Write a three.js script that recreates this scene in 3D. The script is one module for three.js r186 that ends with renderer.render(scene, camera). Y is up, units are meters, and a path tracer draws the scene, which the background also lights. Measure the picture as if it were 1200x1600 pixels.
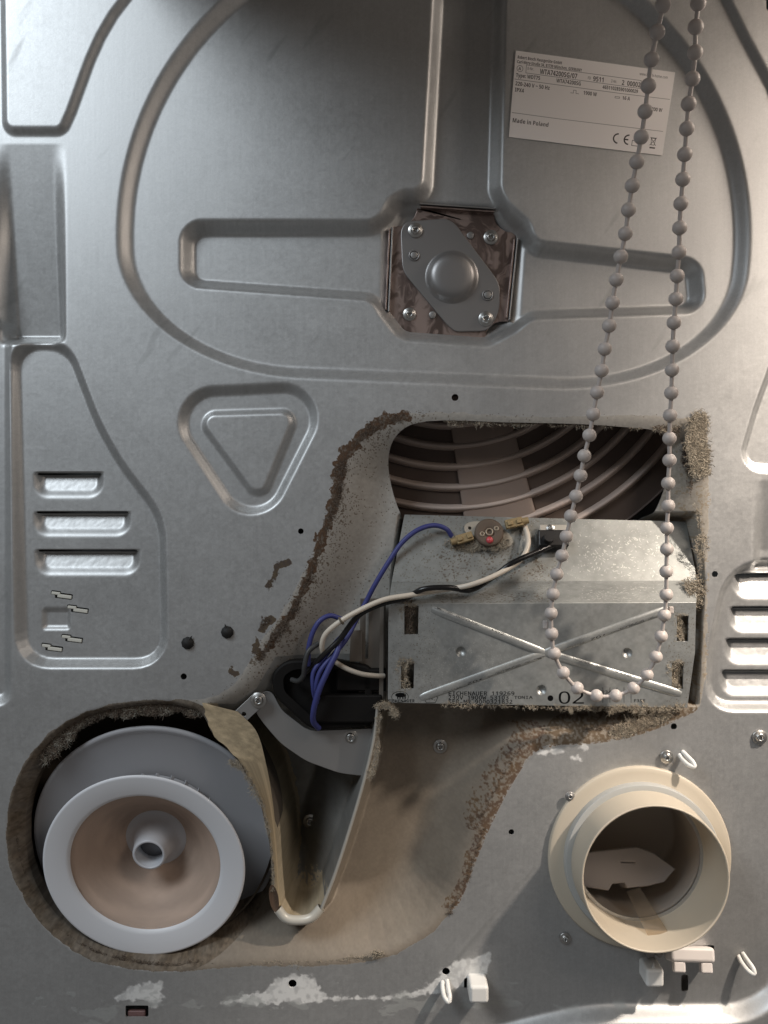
import * as THREE from 'three';
import { RoundedBoxGeometry } from 'three/addons/geometries/RoundedBoxGeometry.js';
import { mergeGeometries as mergeRaw } from 'three/addons/utils/BufferGeometryUtils.js';
import { RectAreaLightUniformsLib } from 'three/addons/lights/RectAreaLightUniformsLib.js';

const mergeGeometries = (list) => mergeRaw(list.map((g) => (g.index ? g.toNonIndexed() : g)));
// ------------------------------------------------------------------ camera, light, exposure
const D = 0.7, K = 0.46e-3;                       // camera distance from the sheet, metres per unit of the panel's drawing grid
const scene = new THREE.Scene();
const camera = new THREE.PerspectiveCamera(2 * Math.atan(800 * K / D) * 180 / Math.PI, 0.75, 0.01, 20);
camera.position.set(0, 0, D); camera.lookAt(0, 0, 0);
scene.background = new THREE.Color().setRGB(0.09, 0.087, 0.085);
const renderer = new THREE.WebGLRenderer({ antialias: true });
renderer.toneMapping = THREE.LinearToneMapping;
renderer.toneMappingExposure = 1.16;
renderer.shadowMap.enabled = true;
RectAreaLightUniformsLib.init();
const unseenCoolLight = new THREE.RectAreaLight(new THREE.Color().setRGB(0.83, 0.92, 1.0), 10.4, 0.6, 0.6);
unseenCoolLight.position.set(-0.9, 0.95, 0.98); unseenCoolLight.lookAt(0, 0.0, 0); scene.add(unseenCoolLight);  // cool light from out of view, placed to brighten the upper left panel
const LAMP = new THREE.Vector3(0.77, 0.57, 0.46);
const lamp = new THREE.PointLight(new THREE.Color().setRGB(1, 0.88, 0.76), 4.3);
lamp.position.copy(LAMP); lamp.castShadow = true; lamp.shadow.radius = 1.2; lamp.shadow.mapSize.set(2048, 2048); scene.add(lamp);  // unseen warm lamp, placed so that shadows run to the lower left

const unseenWarmLight = new THREE.RectAreaLight(new THREE.Color().setRGB(1, 0.86, 0.74), 8.5, 0.3, 0.3);
unseenWarmLight.position.set(0.7, 0.66, 0.98); unseenWarmLight.lookAt(0.2, 0.15, 0); scene.add(unseenWarmLight);  // soft warm light out of view, placed to light the right side
const unseenGrazingLight = new THREE.RectAreaLight(new THREE.Color().setRGB(1, 0.86, 0.74), 14.5, 0.07, 0.3);
unseenGrazingLight.position.set(0.42, 0.42, 0.1); unseenGrazingLight.lookAt(0.12, 0.26, 0); scene.add(unseenGrazingLight);  // unseen grazing light, placed to brighten the upper right and the label

// ------------------------------------------------------------------ helpers
let seed = 7;
const rnd = () => { seed = (seed * 1664525 + 1013904223) >>> 0; return seed / 4294967296; };
const rr = (a, b) => a + (b - a) * rnd();
const clamp = (x, a = 0, b = 1) => Math.min(b, Math.max(a, x));
const ss = (a, b, x) => { const t = clamp((x - a) / (b - a)); return t * t * (3 - 2 * t); };
const lerp = (a, b, t) => a + (b - a) * t;
const hash = (x, y) => { let h = (x * 374761393 + y * 668265263) | 0; h = Math.imul(h ^ (h >>> 13), 1274126177); return ((h ^ (h >>> 16)) >>> 0) / 4294967296; };
function vn(x, y) { const i = Math.floor(x), j = Math.floor(y), f = x - i, g = y - j, u = f * f * (3 - 2 * f), w = g * g * (3 - 2 * g); return lerp(lerp(hash(i, j), hash(i + 1, j), u), lerp(hash(i, j + 1), hash(i + 1, j + 1), u), w); }
function fbm(x, y, o = 4) { let s = 0, a = 0.5, n = 0; for (let k = 0; k < o; k++) { s += a * vn(x, y); n += a; x = x * 2.03 + 17.1; y = y * 2.03 + 5.7; a *= 0.5; } return s / n; }
const W = (u, v, z = 0) => new THREE.Vector3((u - 600) * K * (D - z) / D, (800 - v) * K * (D - z) / D, z);   // a point of the drawing grid, carried to depth z
const L = (px, z = 0) => px * K * (D - z) / D;
const warp = (pts, z) => pts.map(([u, v]) => [600 + (u - 600) * (D - z) / D, 800 + (v - 800) * (D - z) / D]);
const spline = (pts, n, closed = true) => new THREE.CatmullRomCurve3(pts.map(([x, y]) => new THREE.Vector3(x, y, 0)), closed, 'centripetal').getPoints(n).slice(0, closed ? -1 : undefined).map((p) => [p.x, p.y]);
const segD = (x, y, a, b) => { const dx = b[0] - a[0], dy = b[1] - a[1], t = clamp(((x - a[0]) * dx + (y - a[1]) * dy) / (dx * dx + dy * dy)); return Math.hypot(x - a[0] - t * dx, y - a[1] - t * dy); };
const chainD = (pts) => (x, y) => { let d = 1e9; for (let i = 0; i + 1 < pts.length; i++) d = Math.min(d, segD(x, y, pts[i], pts[i + 1])); return d; };
function poly(pts, r = 0, pad = 140) {            // signed distance to a polygon, grown by r; far away only a bound
  let x0 = 1e9, x1 = -1e9, y0 = 1e9, y1 = -1e9;
  for (const [x, y] of pts) { x0 = Math.min(x0, x); x1 = Math.max(x1, x); y0 = Math.min(y0, y); y1 = Math.max(y1, y); }
  return (x, y) => {
    if (x < x0 - pad || x > x1 + pad || y < y0 - pad || y > y1 + pad) return pad;
    let d = 1e18, s = 1;
    for (let i = 0, j = pts.length - 1; i < pts.length; j = i++) {
      const a = pts[i], b = pts[j], ex = b[0] - a[0], ey = b[1] - a[1], wx = x - a[0], wy = y - a[1], t = clamp((wx * ex + wy * ey) / (ex * ex + ey * ey)), bx = wx - ex * t, by = wy - ey * t;
      d = Math.min(d, bx * bx + by * by);
      const c1 = y >= a[1], c2 = y < b[1], c3 = ex * wy > ey * wx;
      if ((c1 && c2 && c3) || (!c1 && !c2 && !c3)) s = -s;
    }
    return s * Math.sqrt(d) - r;
  };
}
const sdBox = (x, y, cx, cy, hx, hy, r = 0) => { const qx = Math.abs(x - cx) - hx + r, qy = Math.abs(y - cy) - hy + r; return Math.hypot(Math.max(qx, 0), Math.max(qy, 0)) + Math.min(Math.max(qx, qy), 0) - r; };
const names = {};
function numbered(n) { const k = names[n] = (names[n] ?? -1) + 1; return k ? `${n}_${String(k).padStart(3, '0')}` : n; }
function mesh(name, geo, mat, parent, pos) {
  const m = new THREE.Mesh(geo, mat); m.name = name; m.castShadow = m.receiveShadow = true;
  if (pos) m.position.copy(pos);
  (parent ?? scene).add(m); return m;
}
function thing(name, label, category, group, pos) {
  const g = new THREE.Group(); g.name = numbered(name); g.userData = { label, category }; if (group) g.userData.group = group;
  if (pos) g.position.copy(pos);
  scene.add(g); return g;
}
const tagged = (m, label, category, group) => { m.name = numbered(m.name); Object.assign(m.userData, { label, category }, group ? { group } : {}); return m; };
const stuff = (m) => { m.userData.kind = 'stuff'; return m; };
const col = (r, g, b) => new THREE.Color().setRGB(r, g, b);
const mat = (r, g, b, rough = 0.6, metal = 0, extra = {}) => new THREE.MeshStandardMaterial({ color: col(r, g, b), roughness: rough, metalness: metal, ...extra });
function lathe(profile, n = 64) { const g = new THREE.LatheGeometry(profile.map(([r, z]) => new THREE.Vector2(r, z)), n); g.rotateX(Math.PI / 2); return g; }   // profile in (radius, height towards the viewer)
function tube(pts, r, seg = 60, rad = 10) { return new THREE.TubeGeometry(new THREE.CatmullRomCurve3(pts, false, 'centripetal'), seg, r, rad, false); }
function plate(pts, z, t, bevel = 0.0003, holes = []) {                  // flat sheet with its front face at z
  const to = ([u, v]) => { const p = W(u, v, z); return new THREE.Vector2(p.x, p.y); };
  const s = new THREE.Shape(pts.map(to)); for (const h of holes) s.holes.push(new THREE.Path(h.map(to)));
  const g = new THREE.ExtrudeGeometry(s, { depth: t - 2 * bevel, bevelEnabled: bevel > 0, bevelThickness: bevel, bevelSize: bevel, bevelOffset: -bevel, bevelSegments: 2, curveSegments: 12 });
  g.translate(0, 0, z - t + bevel); return g;
}
const circlePts = (u, v, r, n = 24) => Array.from({ length: n }, (_, i) => [u + r * Math.cos(i / n * 2 * Math.PI), v + r * Math.sin(i / n * 2 * Math.PI)]);
function roundPoly(pts, r, n = 6) {
  const out = [];
  for (let i = 0; i < pts.length; i++) {
    const p = new THREE.Vector2(...pts[i]), a = new THREE.Vector2(...pts[(i + pts.length - 1) % pts.length]).sub(p), b = new THREE.Vector2(...pts[(i + 1) % pts.length]).sub(p);
    const q = Math.min(r, a.length() * 0.45, b.length() * 0.45); a.setLength(q).add(p); b.setLength(q).add(p);
    for (let k = 0; k <= n; k++) { const t = k / n; out.push([(1 - t) ** 2 * a.x + 2 * t * (1 - t) * p.x + t * t * b.x, (1 - t) ** 2 * a.y + 2 * t * (1 - t) * p.y + t * t * b.y]); }
  }
  return out;
}
function quadSheet(P, t, nu = 1, nv = 1, uvs = true) {                    // four corners (tl, tr, br, bl), given a thickness backwards
  const g = new THREE.BufferGeometry(), pos = [], uv = [], idx = [];
  const n = P[1].clone().sub(P[0]).cross(P[3].clone().sub(P[0])).normalize().negate(); if (n.z < 0) n.negate();
  for (const side of [0, 1]) for (let j = 0; j <= nv; j++) for (let i = 0; i <= nu; i++) {
    const a = P[0].clone().lerp(P[1], i / nu), b = P[3].clone().lerp(P[2], i / nu), p = a.lerp(b, j / nv).addScaledVector(n, -t * side);
    pos.push(p.x, p.y, p.z); uv.push(i / nu, 1 - j / nv);
  }
  const N = (nu + 1) * (nv + 1), at = (s, i, j) => s * N + j * (nu + 1) + i;
  for (let j = 0; j < nv; j++) for (let i = 0; i < nu; i++) { idx.push(at(0, i, j), at(0, i, j + 1), at(0, i + 1, j), at(0, i + 1, j), at(0, i, j + 1), at(0, i + 1, j + 1)); idx.push(at(1, i, j), at(1, i + 1, j), at(1, i, j + 1), at(1, i + 1, j), at(1, i + 1, j + 1), at(1, i, j + 1)); }
  const edge = []; for (let i = 0; i < nu; i++) edge.push([i, 0, i + 1, 0]); for (let j = 0; j < nv; j++) edge.push([nu, j, nu, j + 1]); for (let i = nu; i > 0; i--) edge.push([i, nv, i - 1, nv]); for (let j = nv; j > 0; j--) edge.push([0, j, 0, j - 1]);
  for (const [a, b, c, d] of edge) idx.push(at(0, a, b), at(0, c, d), at(1, a, b), at(1, a, b), at(0, c, d), at(1, c, d));
  g.setAttribute('position', new THREE.Float32BufferAttribute(pos, 3)); g.setAttribute('uv', new THREE.Float32BufferAttribute(uv, 2)); g.setIndex(idx);
  const out = g.toNonIndexed(); out.computeVertexNormals(); return out;
}
function canvasTexture(w, h, draw, srgb = true) {
  const c = document.createElement('canvas'); c.width = w; c.height = h; const x = c.getContext('2d'); draw(x, w, h);
  const t = new THREE.CanvasTexture(c); if (srgb) t.colorSpace = THREE.SRGBColorSpace; t.anisotropy = 8; return t;
}
function pixelTexture(w, h, f, srgb = true) {                             // f(i, j) gives r, g, b bytes; row 0 at the top
  const a = new Uint8Array(w * h * 4);
  for (let j = 0; j < h; j++) for (let i = 0; i < w; i++) { const c = f(i, j), o = ((h - 1 - j) * w + i) * 4; a[o] = clamp(c[0], 0, 255); a[o + 1] = clamp(c[1], 0, 255); a[o + 2] = clamp(c[2], 0, 255); a[o + 3] = 255; }
  const t = new THREE.DataTexture(a, w, h); t.magFilter = THREE.LinearFilter; t.minFilter = THREE.LinearFilter; if (srgb) t.colorSpace = THREE.SRGBColorSpace; t.needsUpdate = true; return t;
}
const blobGeo = [0, 1].map((k) => new THREE.IcosahedronGeometry(1, k));
function lintGeo(list) {                                                  // list of [position, size, colour]: tangled fibres round small torn flocks, merged
  const pos = [], colr = [], v = new THREE.Vector3(), e = new THREE.Euler(), m = new THREE.Matrix4(), put = (p, c, q) => { pos.push(p.x, p.y, p.z); colr.push(c[0] * q, c[1] * q, c[2] * q); };
  for (const [p, s0, c] of list) {
    const s = s0 * 0.4, g = blobGeo[0].attributes.position, sc = new THREE.Vector3(s * rr(0.6, 1.7), s * rr(0.5, 1.3), s * rr(0.4, 0.9)); m.makeRotationFromEuler(e.set(rr(-0.5, 0.5), rr(-0.5, 0.5), rr(0, 6)));
    const k0 = rr(0, 50);
    for (let i = 0; i < g.count; i++) { v.fromBufferAttribute(g, i); v.multiplyScalar(0.6 + 0.8 * vn(v.x * 2.2 + k0, v.y * 2.2 + v.z * 3.1)).multiply(sc).applyMatrix4(m).add(p); put(v, c, 0.92 + 0.16 * hash(Math.floor(i / 3), Math.floor(k0 * 99))); }
    for (let f = 0; f < 6; f++) {
      const len = s0 * rr(0.9, 2.6), w = s0 * rr(0.05, 0.1), a0 = rr(0, 6.3), bend = rr(-1.4, 1.4), up = rr(-0.15, 0.5), q = rr(0.85, 1.12), P = [], o = new THREE.Vector3(rr(-1, 1) * s0, rr(-1, 1) * s0, 0).add(p);
      for (let k = 0; k < 4; k++) { const t = k / 3 * len, a = a0 + bend * k / 3; P.push([new THREE.Vector3(o.x + Math.cos(a) * t, o.y + Math.sin(a) * t, o.z + up * t * (1 - k / 5)), a]); }
      for (let k = 0; k < 3; k++) { const [A, a] = P[k], [B, b] = P[k + 1], n1 = new THREE.Vector3(-Math.sin(a) * w, Math.cos(a) * w, w * 0.6), n2 = new THREE.Vector3(-Math.sin(b) * w, Math.cos(b) * w, w * 0.6); const a1 = A.clone().add(n1), a2 = A.clone().sub(n1), b1 = B.clone().add(n2), b2 = B.clone().sub(n2); for (const x of [a1, a2, b1, b1, a2, b2]) put(x, c, q); }
    }
  }
  const g = new THREE.BufferGeometry(); g.setAttribute('position', new THREE.Float32BufferAttribute(pos, 3)); g.setAttribute('color', new THREE.Float32BufferAttribute(colr, 3)); g.computeVertexNormals(); return g;
}
const lintMat = new THREE.MeshStandardMaterial({ vertexColors: true, roughness: 1 });
function lintAlong(pts, n, spread, s0, s1, cols, zoff = 0) {               // pts: [u, v, z] on the drawing grid
  const c = new THREE.CatmullRomCurve3(pts.map(([u, v, z]) => new THREE.Vector3(u, v, z * 1000)), false, 'centripetal'), list = [];
  for (let i = 0; i < n; i++) {
    const p = c.getPoint(rnd()), clump = 0.35 + 1.1 * vn(p.x * 0.06, p.y * 0.06), a = rr(0, 6.3), q = spread * Math.sqrt(rnd()) * clump, u = p.x + q * Math.cos(a), v = p.y + q * Math.sin(a);
    const cc = cols[Math.floor(rnd() * cols.length)]; list.push([W(u, v, p.z / 1000 + zoff + rr(0, 0.0012)), rr(s0, s1) * clump, cc]);
  }
  return lintGeo(list);
}
const BROWN = [[0.1, 0.074, 0.055], [0.12, 0.09, 0.068], [0.085, 0.062, 0.046], [0.14, 0.108, 0.082]];
const TAN = [[0.36, 0.31, 0.24], [0.32, 0.275, 0.21], [0.4, 0.35, 0.275], [0.28, 0.235, 0.18]];

// ------------------------------------------------------------------ the pressed sheet: shape functions on the drawing grid
const opInt = (a, b, r) => Math.min(-r, Math.max(a, b)) + Math.hypot(Math.max(r + a, 0), Math.max(r + b, 0));
const opUni = (a, b, r) => Math.max(r, Math.min(a, b)) - Math.hypot(Math.max(r - a, 0), Math.max(r - b, 0));
const sdDish = (x, y) => opInt(Math.hypot(x - 678, y - 366) - 486, y - (592 + (x - 700) * 0.04), 185);
const ribL = poly(warp([[316, 378], [620, 378], [620, 438], [316, 416]], -0.008), 26);
const ribR = poly(warp([[780, 402], [1066, 434], [1068, 458], [780, 468]], -0.008), 24);
const ribV = poly(warp([[712, -100], [762, -100], [752, 330], [688, 330]], -0.008), 22);
const hub = poly(warp([[640, 340], [760, 345], [790, 372], [782, 486], [755, 500], [645, 492], [628, 470], [630, 360]], -0.012), 34);
const triO = poly([[335, 660], [440, 655], [393, 748]], 50), triI = poly(warp([[338, 664], [440, 661], [403, 752]], -0.006), 18);
const platTL = poly([[22, -100], [262, -100], [218, -50], [190, -18], [164, 16], [143, 52], [126, 90], [110, 134], [97, 170], [88, 190], [26, 190]], 17);
const platTR = poly([[1090, -120], [1400, -120], [1400, 330], [1262, 250], [1215, 130], [1175, 55]], 14);
const recL = poly(roundPoly([[34, 552], [92, 552], [136, 668], [174, 735], [236, 814], [240, 1022], [46, 1022]], 34), 16);
const recRU = poly([[1300, 575], [1235, 575], [1208, 650], [1192, 705], [1300, 715]], 26);
const recRL = poly(roundPoly([[1150, 896], [1320, 890], [1320, 1092], [1122, 1092], [1124, 1030]], 50), 14);
const field = (x, y) => { const b = 1632 - 54 * ss(640, 965, x), c = opInt(y - b, x - 1232, 105); return c; };
const louvres = [[52, 162, 740, 40], [52, 205, 800, 40], [54, 219, 860, 41], [1145, 1400, 898, 40], [1139, 1400, 949, 42], [1132, 1400, 999, 42], [1125, 1400, 1048, 42]].map(([a, b, y, h]) => { const q = warp([[a, y], [b, y + h]], -0.008); return [q[0][0], b > 1200 ? 1400 : q[1][0], q[0][1], h]; });
const bayPts = [[640, 646], [850, 652], [1060, 652], [1098, 664], [1106, 720], [1104, 900], [1094, 1100], [1060, 1122], [1000, 1146], [930, 1160], [870, 1163], [836, 1172], [806, 1210], [766, 1285], [738, 1352], [712, 1415], [668, 1462], [600, 1498], [500, 1508], [390, 1510], [225, 1517], [110, 1484], [36, 1405], [8, 1300], [40, 1190], [120, 1117], [230, 1094], [318, 1092], [372, 1062], [402, 1012], [440, 960], [488, 868], [512, 800], [532, 716], [578, 664]];
const bay = poly(spline(bayPts, 110), 0, 60);
const VL = [[318, 1100], [332, 1142], [375, 1190], [408, 1250], [424, 1320], [431, 1390], [434, 1425]], VB = [[434, 1425], [450, 1441], [480, 1442], [500, 1425]], VR = [[500, 1425], [520, 1375], [545, 1300], [570, 1215], [585, 1150], [590, 1105]];
const sdV = poly([...VL, ...VB.slice(1), ...VR.slice(1), [560, 1030], [430, 1030], [400, 1080], [365, 1105]]);
const dVL = chainD(VL), dVB = chainD(VB), dVR = chainD(VR);
const heaterHole = poly([[628, 808], [1086, 806], [1096, 905], [1086, 1098], [616, 1092], [616, 905]], 0, 30);
const FAN = [222, 1306], FANR = 195, DUCT = [998, 1338];
const drumOpen = poly(warp(spline([[645, 664], [616, 686], [607, 716], [612, 760], [628, 806], [660, 850], [980, 850], [1024, 806], [1046, 740], [1050, 700], [1030, 678], [960, 668], [800, 662]], 70), -0.01));
const arcV = (u) => 1128 + 90 * Math.sqrt(clamp((u - 408) / 180)) ;
const smallHoles = [[711, 621, 5.5], [470, 830, 4.5], [287, 1057, 5], [1117, 897, 5], [1053, 1135, 5], [799, 1300, 4.5], [457, 1537, 6.5], [697, 1518, 6], [1042, 1012, 0]];
const slots = [[97, 930], [122, 952], [113, 998], [82, 1012]].map(([u, v]) => warp([[u, v]], -0.008)[0]);
const slotSd = (x, y, [cx, cy]) => { const a = 0.13, dx = x - cx, dy = y - cy, p = dx * Math.cos(a) + dy * Math.sin(a), q = -dx * Math.sin(a) + dy * Math.cos(a); return Math.min(sdBox(p, q, 3, 1, 14, 4.6), sdBox(p, q, -10, -2.5, 8, 3.4)); };

function height(x, y) {
  let z = 0;
  const dd = sdDish(x, y); if (dd < 14) z -= 0.008 * (1 - ss(-13, 11, dd));
  if (dd < 0 || y < 0) {
    const h = hub(x, y); let r = Math.min(ribL(x, y), ribR(x, y), ribV(x, y)); r = opUni(r, h, 26);
    z -= 0.012 * (1 - ss(-11, 11, r)) + 0.008 * (1 - ss(-26, 2, h));
  }
  if (x < 560 && y > 560 && y < 860) z += -0.006 * (1 - ss(-8, 8, triO(x, y))) + 0.004 * (1 - ss(-6, 6, triI(x, y)));
  if (x < 320 && y < 300) z += 0.004 * (1 - ss(-7, 7, platTL(x, y)));
  if (x > 1000 && y < 400) z += 0.004 * (1 - ss(-7, 7, platTR(x, y)));
  if (x < 330) {
    z -= 0.008 * (1 - ss(-8, 8, recL(x, y)));
    const t = sdBox(x, y, 48, 400, 44, 200, 10); z -= (1 - ss(-12, 12, t)) * 0.02 * clamp((y - 225) / 300) * (1 - ss(518, 540, y));
    const lx = sdBox(x, y, -20, 800, 34, 300, 20); z -= 0.007 * (1 - ss(-14, 6, lx));
    z -= 0.0025 * (1 - ss(-4, 3, sdBox(x, y, 82, 969, 20, 15, 3)));
  }
  if (x > 1060) {
    z -= 0.009 * (1 - ss(-8, 8, recRU(x, y))) + 0.008 * (1 - ss(-8, 8, recRL(x, y)));
    z -= (1 - ss(-12, 12, sdBox(x, y, 1290, 820, 104, 72, 8))) * 0.008 * clamp((y - 750) / 110);
  }
  for (const [a, b, t, h] of louvres) if (y > t && y < t + h + 4 && x > a - 4 && x < b + 4) {
    const s = sdBox(x, y, (a + b) / 2, t + h / 2 - 20, (b - a) / 2, h / 2 + 20, 25), q = 1 - ss(-15, 1, s); z -= q * (0.0018 + 0.0055 * (1 - (y - t) / h)) - q * q * 0.00025 * fbm(x * 0.22, y * 0.22, 3);
  }
  if (y > 1420) z += 0.011 * ss(-13, 13, field(x, y));
  // the air duct: bowl round the heater, the channel and the fan
  const b = bay(x, y);
  if (b < 0) {
    const dl = dVL(x, y), db = dVB(x, y), dr = dVR(x, y), inV = sdV(x, y) < 0, dc = Math.min(dl, db, dr);
    const keep = ss(1, inV ? 12 : 20, dc);
    z -= lerp(0.02, 0.042, ss(1040, 1130, y)) * ss(0, 95, -b) * keep;
    const f = Math.hypot(x - FAN[0], y - FAN[1]) - 217; const fl = Math.max(f, b); if (fl < 0 && !inV) z -= 0.014 * ss(0, 24, -fl) * keep;
    const hb = heaterHole(x, y); if (hb < 8) z -= 0.03 * (1 - ss(-8, 6, hb));
    if (inV) z -= 0.072 * ss(0, 15, dl) * ss(0, 80, dr) * ss(0, 55, db) * ss(0, 14, y - arcV(x));
  }
  return z;
}
function keepAt(x, y) {                            // above 0 where there is sheet
  let h = drumOpen(x, y);
  h = Math.min(h, Math.max(Math.hypot(x - FAN[0], y - FAN[1]) - FANR, -(sdV(x, y) - 4)));
  h = Math.min(h, Math.hypot(x - DUCT[0], y - DUCT[1]) - 96);
  for (const [u, v, r] of smallHoles) if (r && Math.abs(x - u) < 20 && Math.abs(y - v) < 20) h = Math.min(h, Math.hypot(x - u, y - v) - r);
  for (const [a, b, t] of louvres) if (Math.abs(y - t) < 20) h = Math.min(h, sdBox(x, y, (a + b) / 2, t + 0.6, (b - a) / 2 - 5, 1.7));
  if (x < 200 && y > 900 && y < 1050) for (const s of slots) h = Math.min(h, slotSd(x, y, s));
  if (x > 1000 && y > 1440) h = Math.min(h, sdBox(x, y, 1070, 1536, 5.5, 13, 3), sdBox(x, y, 1078, 1486, 38, 9, 2), sdBox(x, y, 1012, 1506, 14, 7, 1));
  if (Math.abs(x - 742) < 40 && y > 1500) h = Math.min(h, sdBox(x, y, 742, 1536, 17, 8, 1));
  if (Math.abs(x - 214) < 40 && y > 1560) h = Math.min(h, sdBox(x, y, 214, 1580, 18, 9, 2));
  if (Math.abs(x - 1203) < 40 && y < 60) h = Math.min(h, sdBox(x, y, 1206, 10, 12, 12, 6));
  return h;
}
const U0 = -60, U1 = 1260, V0 = -60, V1 = 1660, CELL = 2.5;
function buildSheet() {
  const nx = Math.round((U1 - U0) / CELL), ny = Math.round((V1 - V0) / CELL), N = (nx + 1) * (ny + 1), Z = new Float32Array(N), F = new Float32Array(N);
  for (let j = 0; j <= ny; j++) for (let i = 0; i <= nx; i++) { const x = U0 + i * CELL, y = V0 + j * CELL, k = j * (nx + 1) + i; Z[k] = height(x, y); F[k] = keepAt(x, y); }
  const pos = [], nor = [], uv = [], idx = [];
  for (let j = 0; j <= ny; j++) for (let i = 0; i <= nx; i++) {
    const x = U0 + i * CELL, y = V0 + j * CELL, k = j * (nx + 1) + i, i0 = Math.max(i - 1, 0), i1 = Math.min(i + 1, nx), j0 = Math.max(j - 1, 0), j1 = Math.min(j + 1, ny);
    const gx = (Z[j * (nx + 1) + i1] - Z[j * (nx + 1) + i0]) / ((i1 - i0) * CELL * K), gy = -(Z[j1 * (nx + 1) + i] - Z[j0 * (nx + 1) + i]) / ((j1 - j0) * CELL * K), l = Math.hypot(gx, gy, 1);
    pos.push((x - 600) * K, (800 - y) * K, Z[k]); nor.push(-gx / l, -gy / l, 1 / l); uv.push((x - U0) / (U1 - U0), 1 - (y - V0) / (V1 - V0));
  }
  const cut = new Map(), walls = [];
  const edge = (a, b) => { const key = a < b ? a * N + b : b * N + a; let v = cut.get(key); if (v === undefined) { const t = F[a] / (F[a] - F[b]); v = pos.length / 3; for (let q = 0; q < 3; q++) { pos.push(lerp(pos[a * 3 + q], pos[b * 3 + q], t)); nor.push(lerp(nor[a * 3 + q], nor[b * 3 + q], t)); } for (let q = 0; q < 2; q++) uv.push(lerp(uv[a * 2 + q], uv[b * 2 + q], t)); cut.set(key, v); } return v; };
  const tri = (a, b, c) => {
    const t = [a, b, c], out = []; let e = [];
    for (let q = 0; q < 3; q++) { const p = t[q], n = t[(q + 1) % 3]; if (F[p] > 0) out.push(p); if ((F[p] > 0) !== (F[n] > 0)) { const v = edge(p, n); out.push(v); e.push(F[p] > 0 ? [v, 0] : [v, 1]); } }
    for (let q = 1; q + 1 < out.length; q++) idx.push(out[0], out[q], out[q + 1]);
    if (e.length === 2) { e.sort((p, q) => p[1] - q[1]); walls.push([e[0][0], e[1][0]]); }
  };
  for (let j = 0; j < ny; j++) for (let i = 0; i < nx; i++) { const a = j * (nx + 1) + i, b = a + 1, c = a + nx + 1, d = c + 1; if (F[a] < 0 && F[b] < 0 && F[c] < 0 && F[d] < 0) continue; tri(a, c, b); tri(b, c, d); }
  for (const [a, b] of walls) {                    // the cut edges show the sheet's thickness
    const deep = Math.hypot(pos[a * 3] / K + 600 - FAN[0], 800 - pos[a * 3 + 1] / K - FAN[1]) < 215 ? 0.012 : 0.0012, n0 = pos.length / 3;
    const dx = pos[b * 3] - pos[a * 3], dy = pos[b * 3 + 1] - pos[a * 3 + 1], l = Math.hypot(dx, dy) || 1;
    for (const v of [a, b]) for (const s of [0, 1]) { pos.push(pos[v * 3], pos[v * 3 + 1], pos[v * 3 + 2] - s * deep); nor.push(dy / l, -dx / l, 0); uv.push(uv[v * 2], uv[v * 2 + 1]); }
    idx.push(n0, n0 + 1, n0 + 2, n0 + 2, n0 + 1, n0 + 3);
  }
  const g = new THREE.BufferGeometry(); g.setAttribute('position', new THREE.Float32BufferAttribute(pos, 3)); g.setAttribute('normal', new THREE.Float32BufferAttribute(nor, 3)); g.setAttribute('uv', new THREE.Float32BufferAttribute(uv, 2)); g.setIndex(idx); return g;
}
// ------------------------------------------------------------------ what the sheet is covered with: zinc, dust, dirt, remains of glue
const seamL = [[632, 652], [600, 656], [572, 674], [545, 704], [532, 730], [528, 768], [512, 815], [497, 858], [480, 905], [462, 945], [445, 975], [428, 1000], [404, 1030]];
const seamR = [[838, 1160], [815, 1190], [792, 1225], [770, 1262], [756, 1292], [740, 1345], [722, 1392], [700, 1430]];
const seamB = [[1050, 1112], [1000, 1140], [950, 1152], [890, 1162]];
const flakes = [[[450, 880], [434, 884], [428, 900], [418, 914]], [[426, 966], [414, 969]], [[413, 978], [409, 984]], [[402, 1000], [399, 1014], [408, 1022]], [[368, 1052], [362, 1048]]].map(chainD), dSL = chainD(seamL), dSR = chainD(seamR), dSB = chainD(seamB);
const white = [poly([[345, 1568], [378, 1552], [415, 1545], [428, 1528], [452, 1519], [488, 1521], [500, 1542], [520, 1556], [600, 1556], [655, 1545], [682, 1526], [700, 1506], [740, 1496], [770, 1478], [768, 1505], [758, 1530], [700, 1552], [620, 1562], [520, 1566], [420, 1572]]), poly([[160, 1564], [205, 1540], [228, 1534], [258, 1532], [256, 1560], [246, 1578], [232, 1572], [222, 1562]]), poly([[832, 1178], [852, 1168], [882, 1166], [880, 1174], [850, 1184]]), poly([[892, 1182], [904, 1176], [910, 1186], [900, 1194], [892, 1190]]), poly([[906, 1168], [914, 1164], [922, 1170], [912, 1176]])];
const TW = 1584, TH = 2048;
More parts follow.
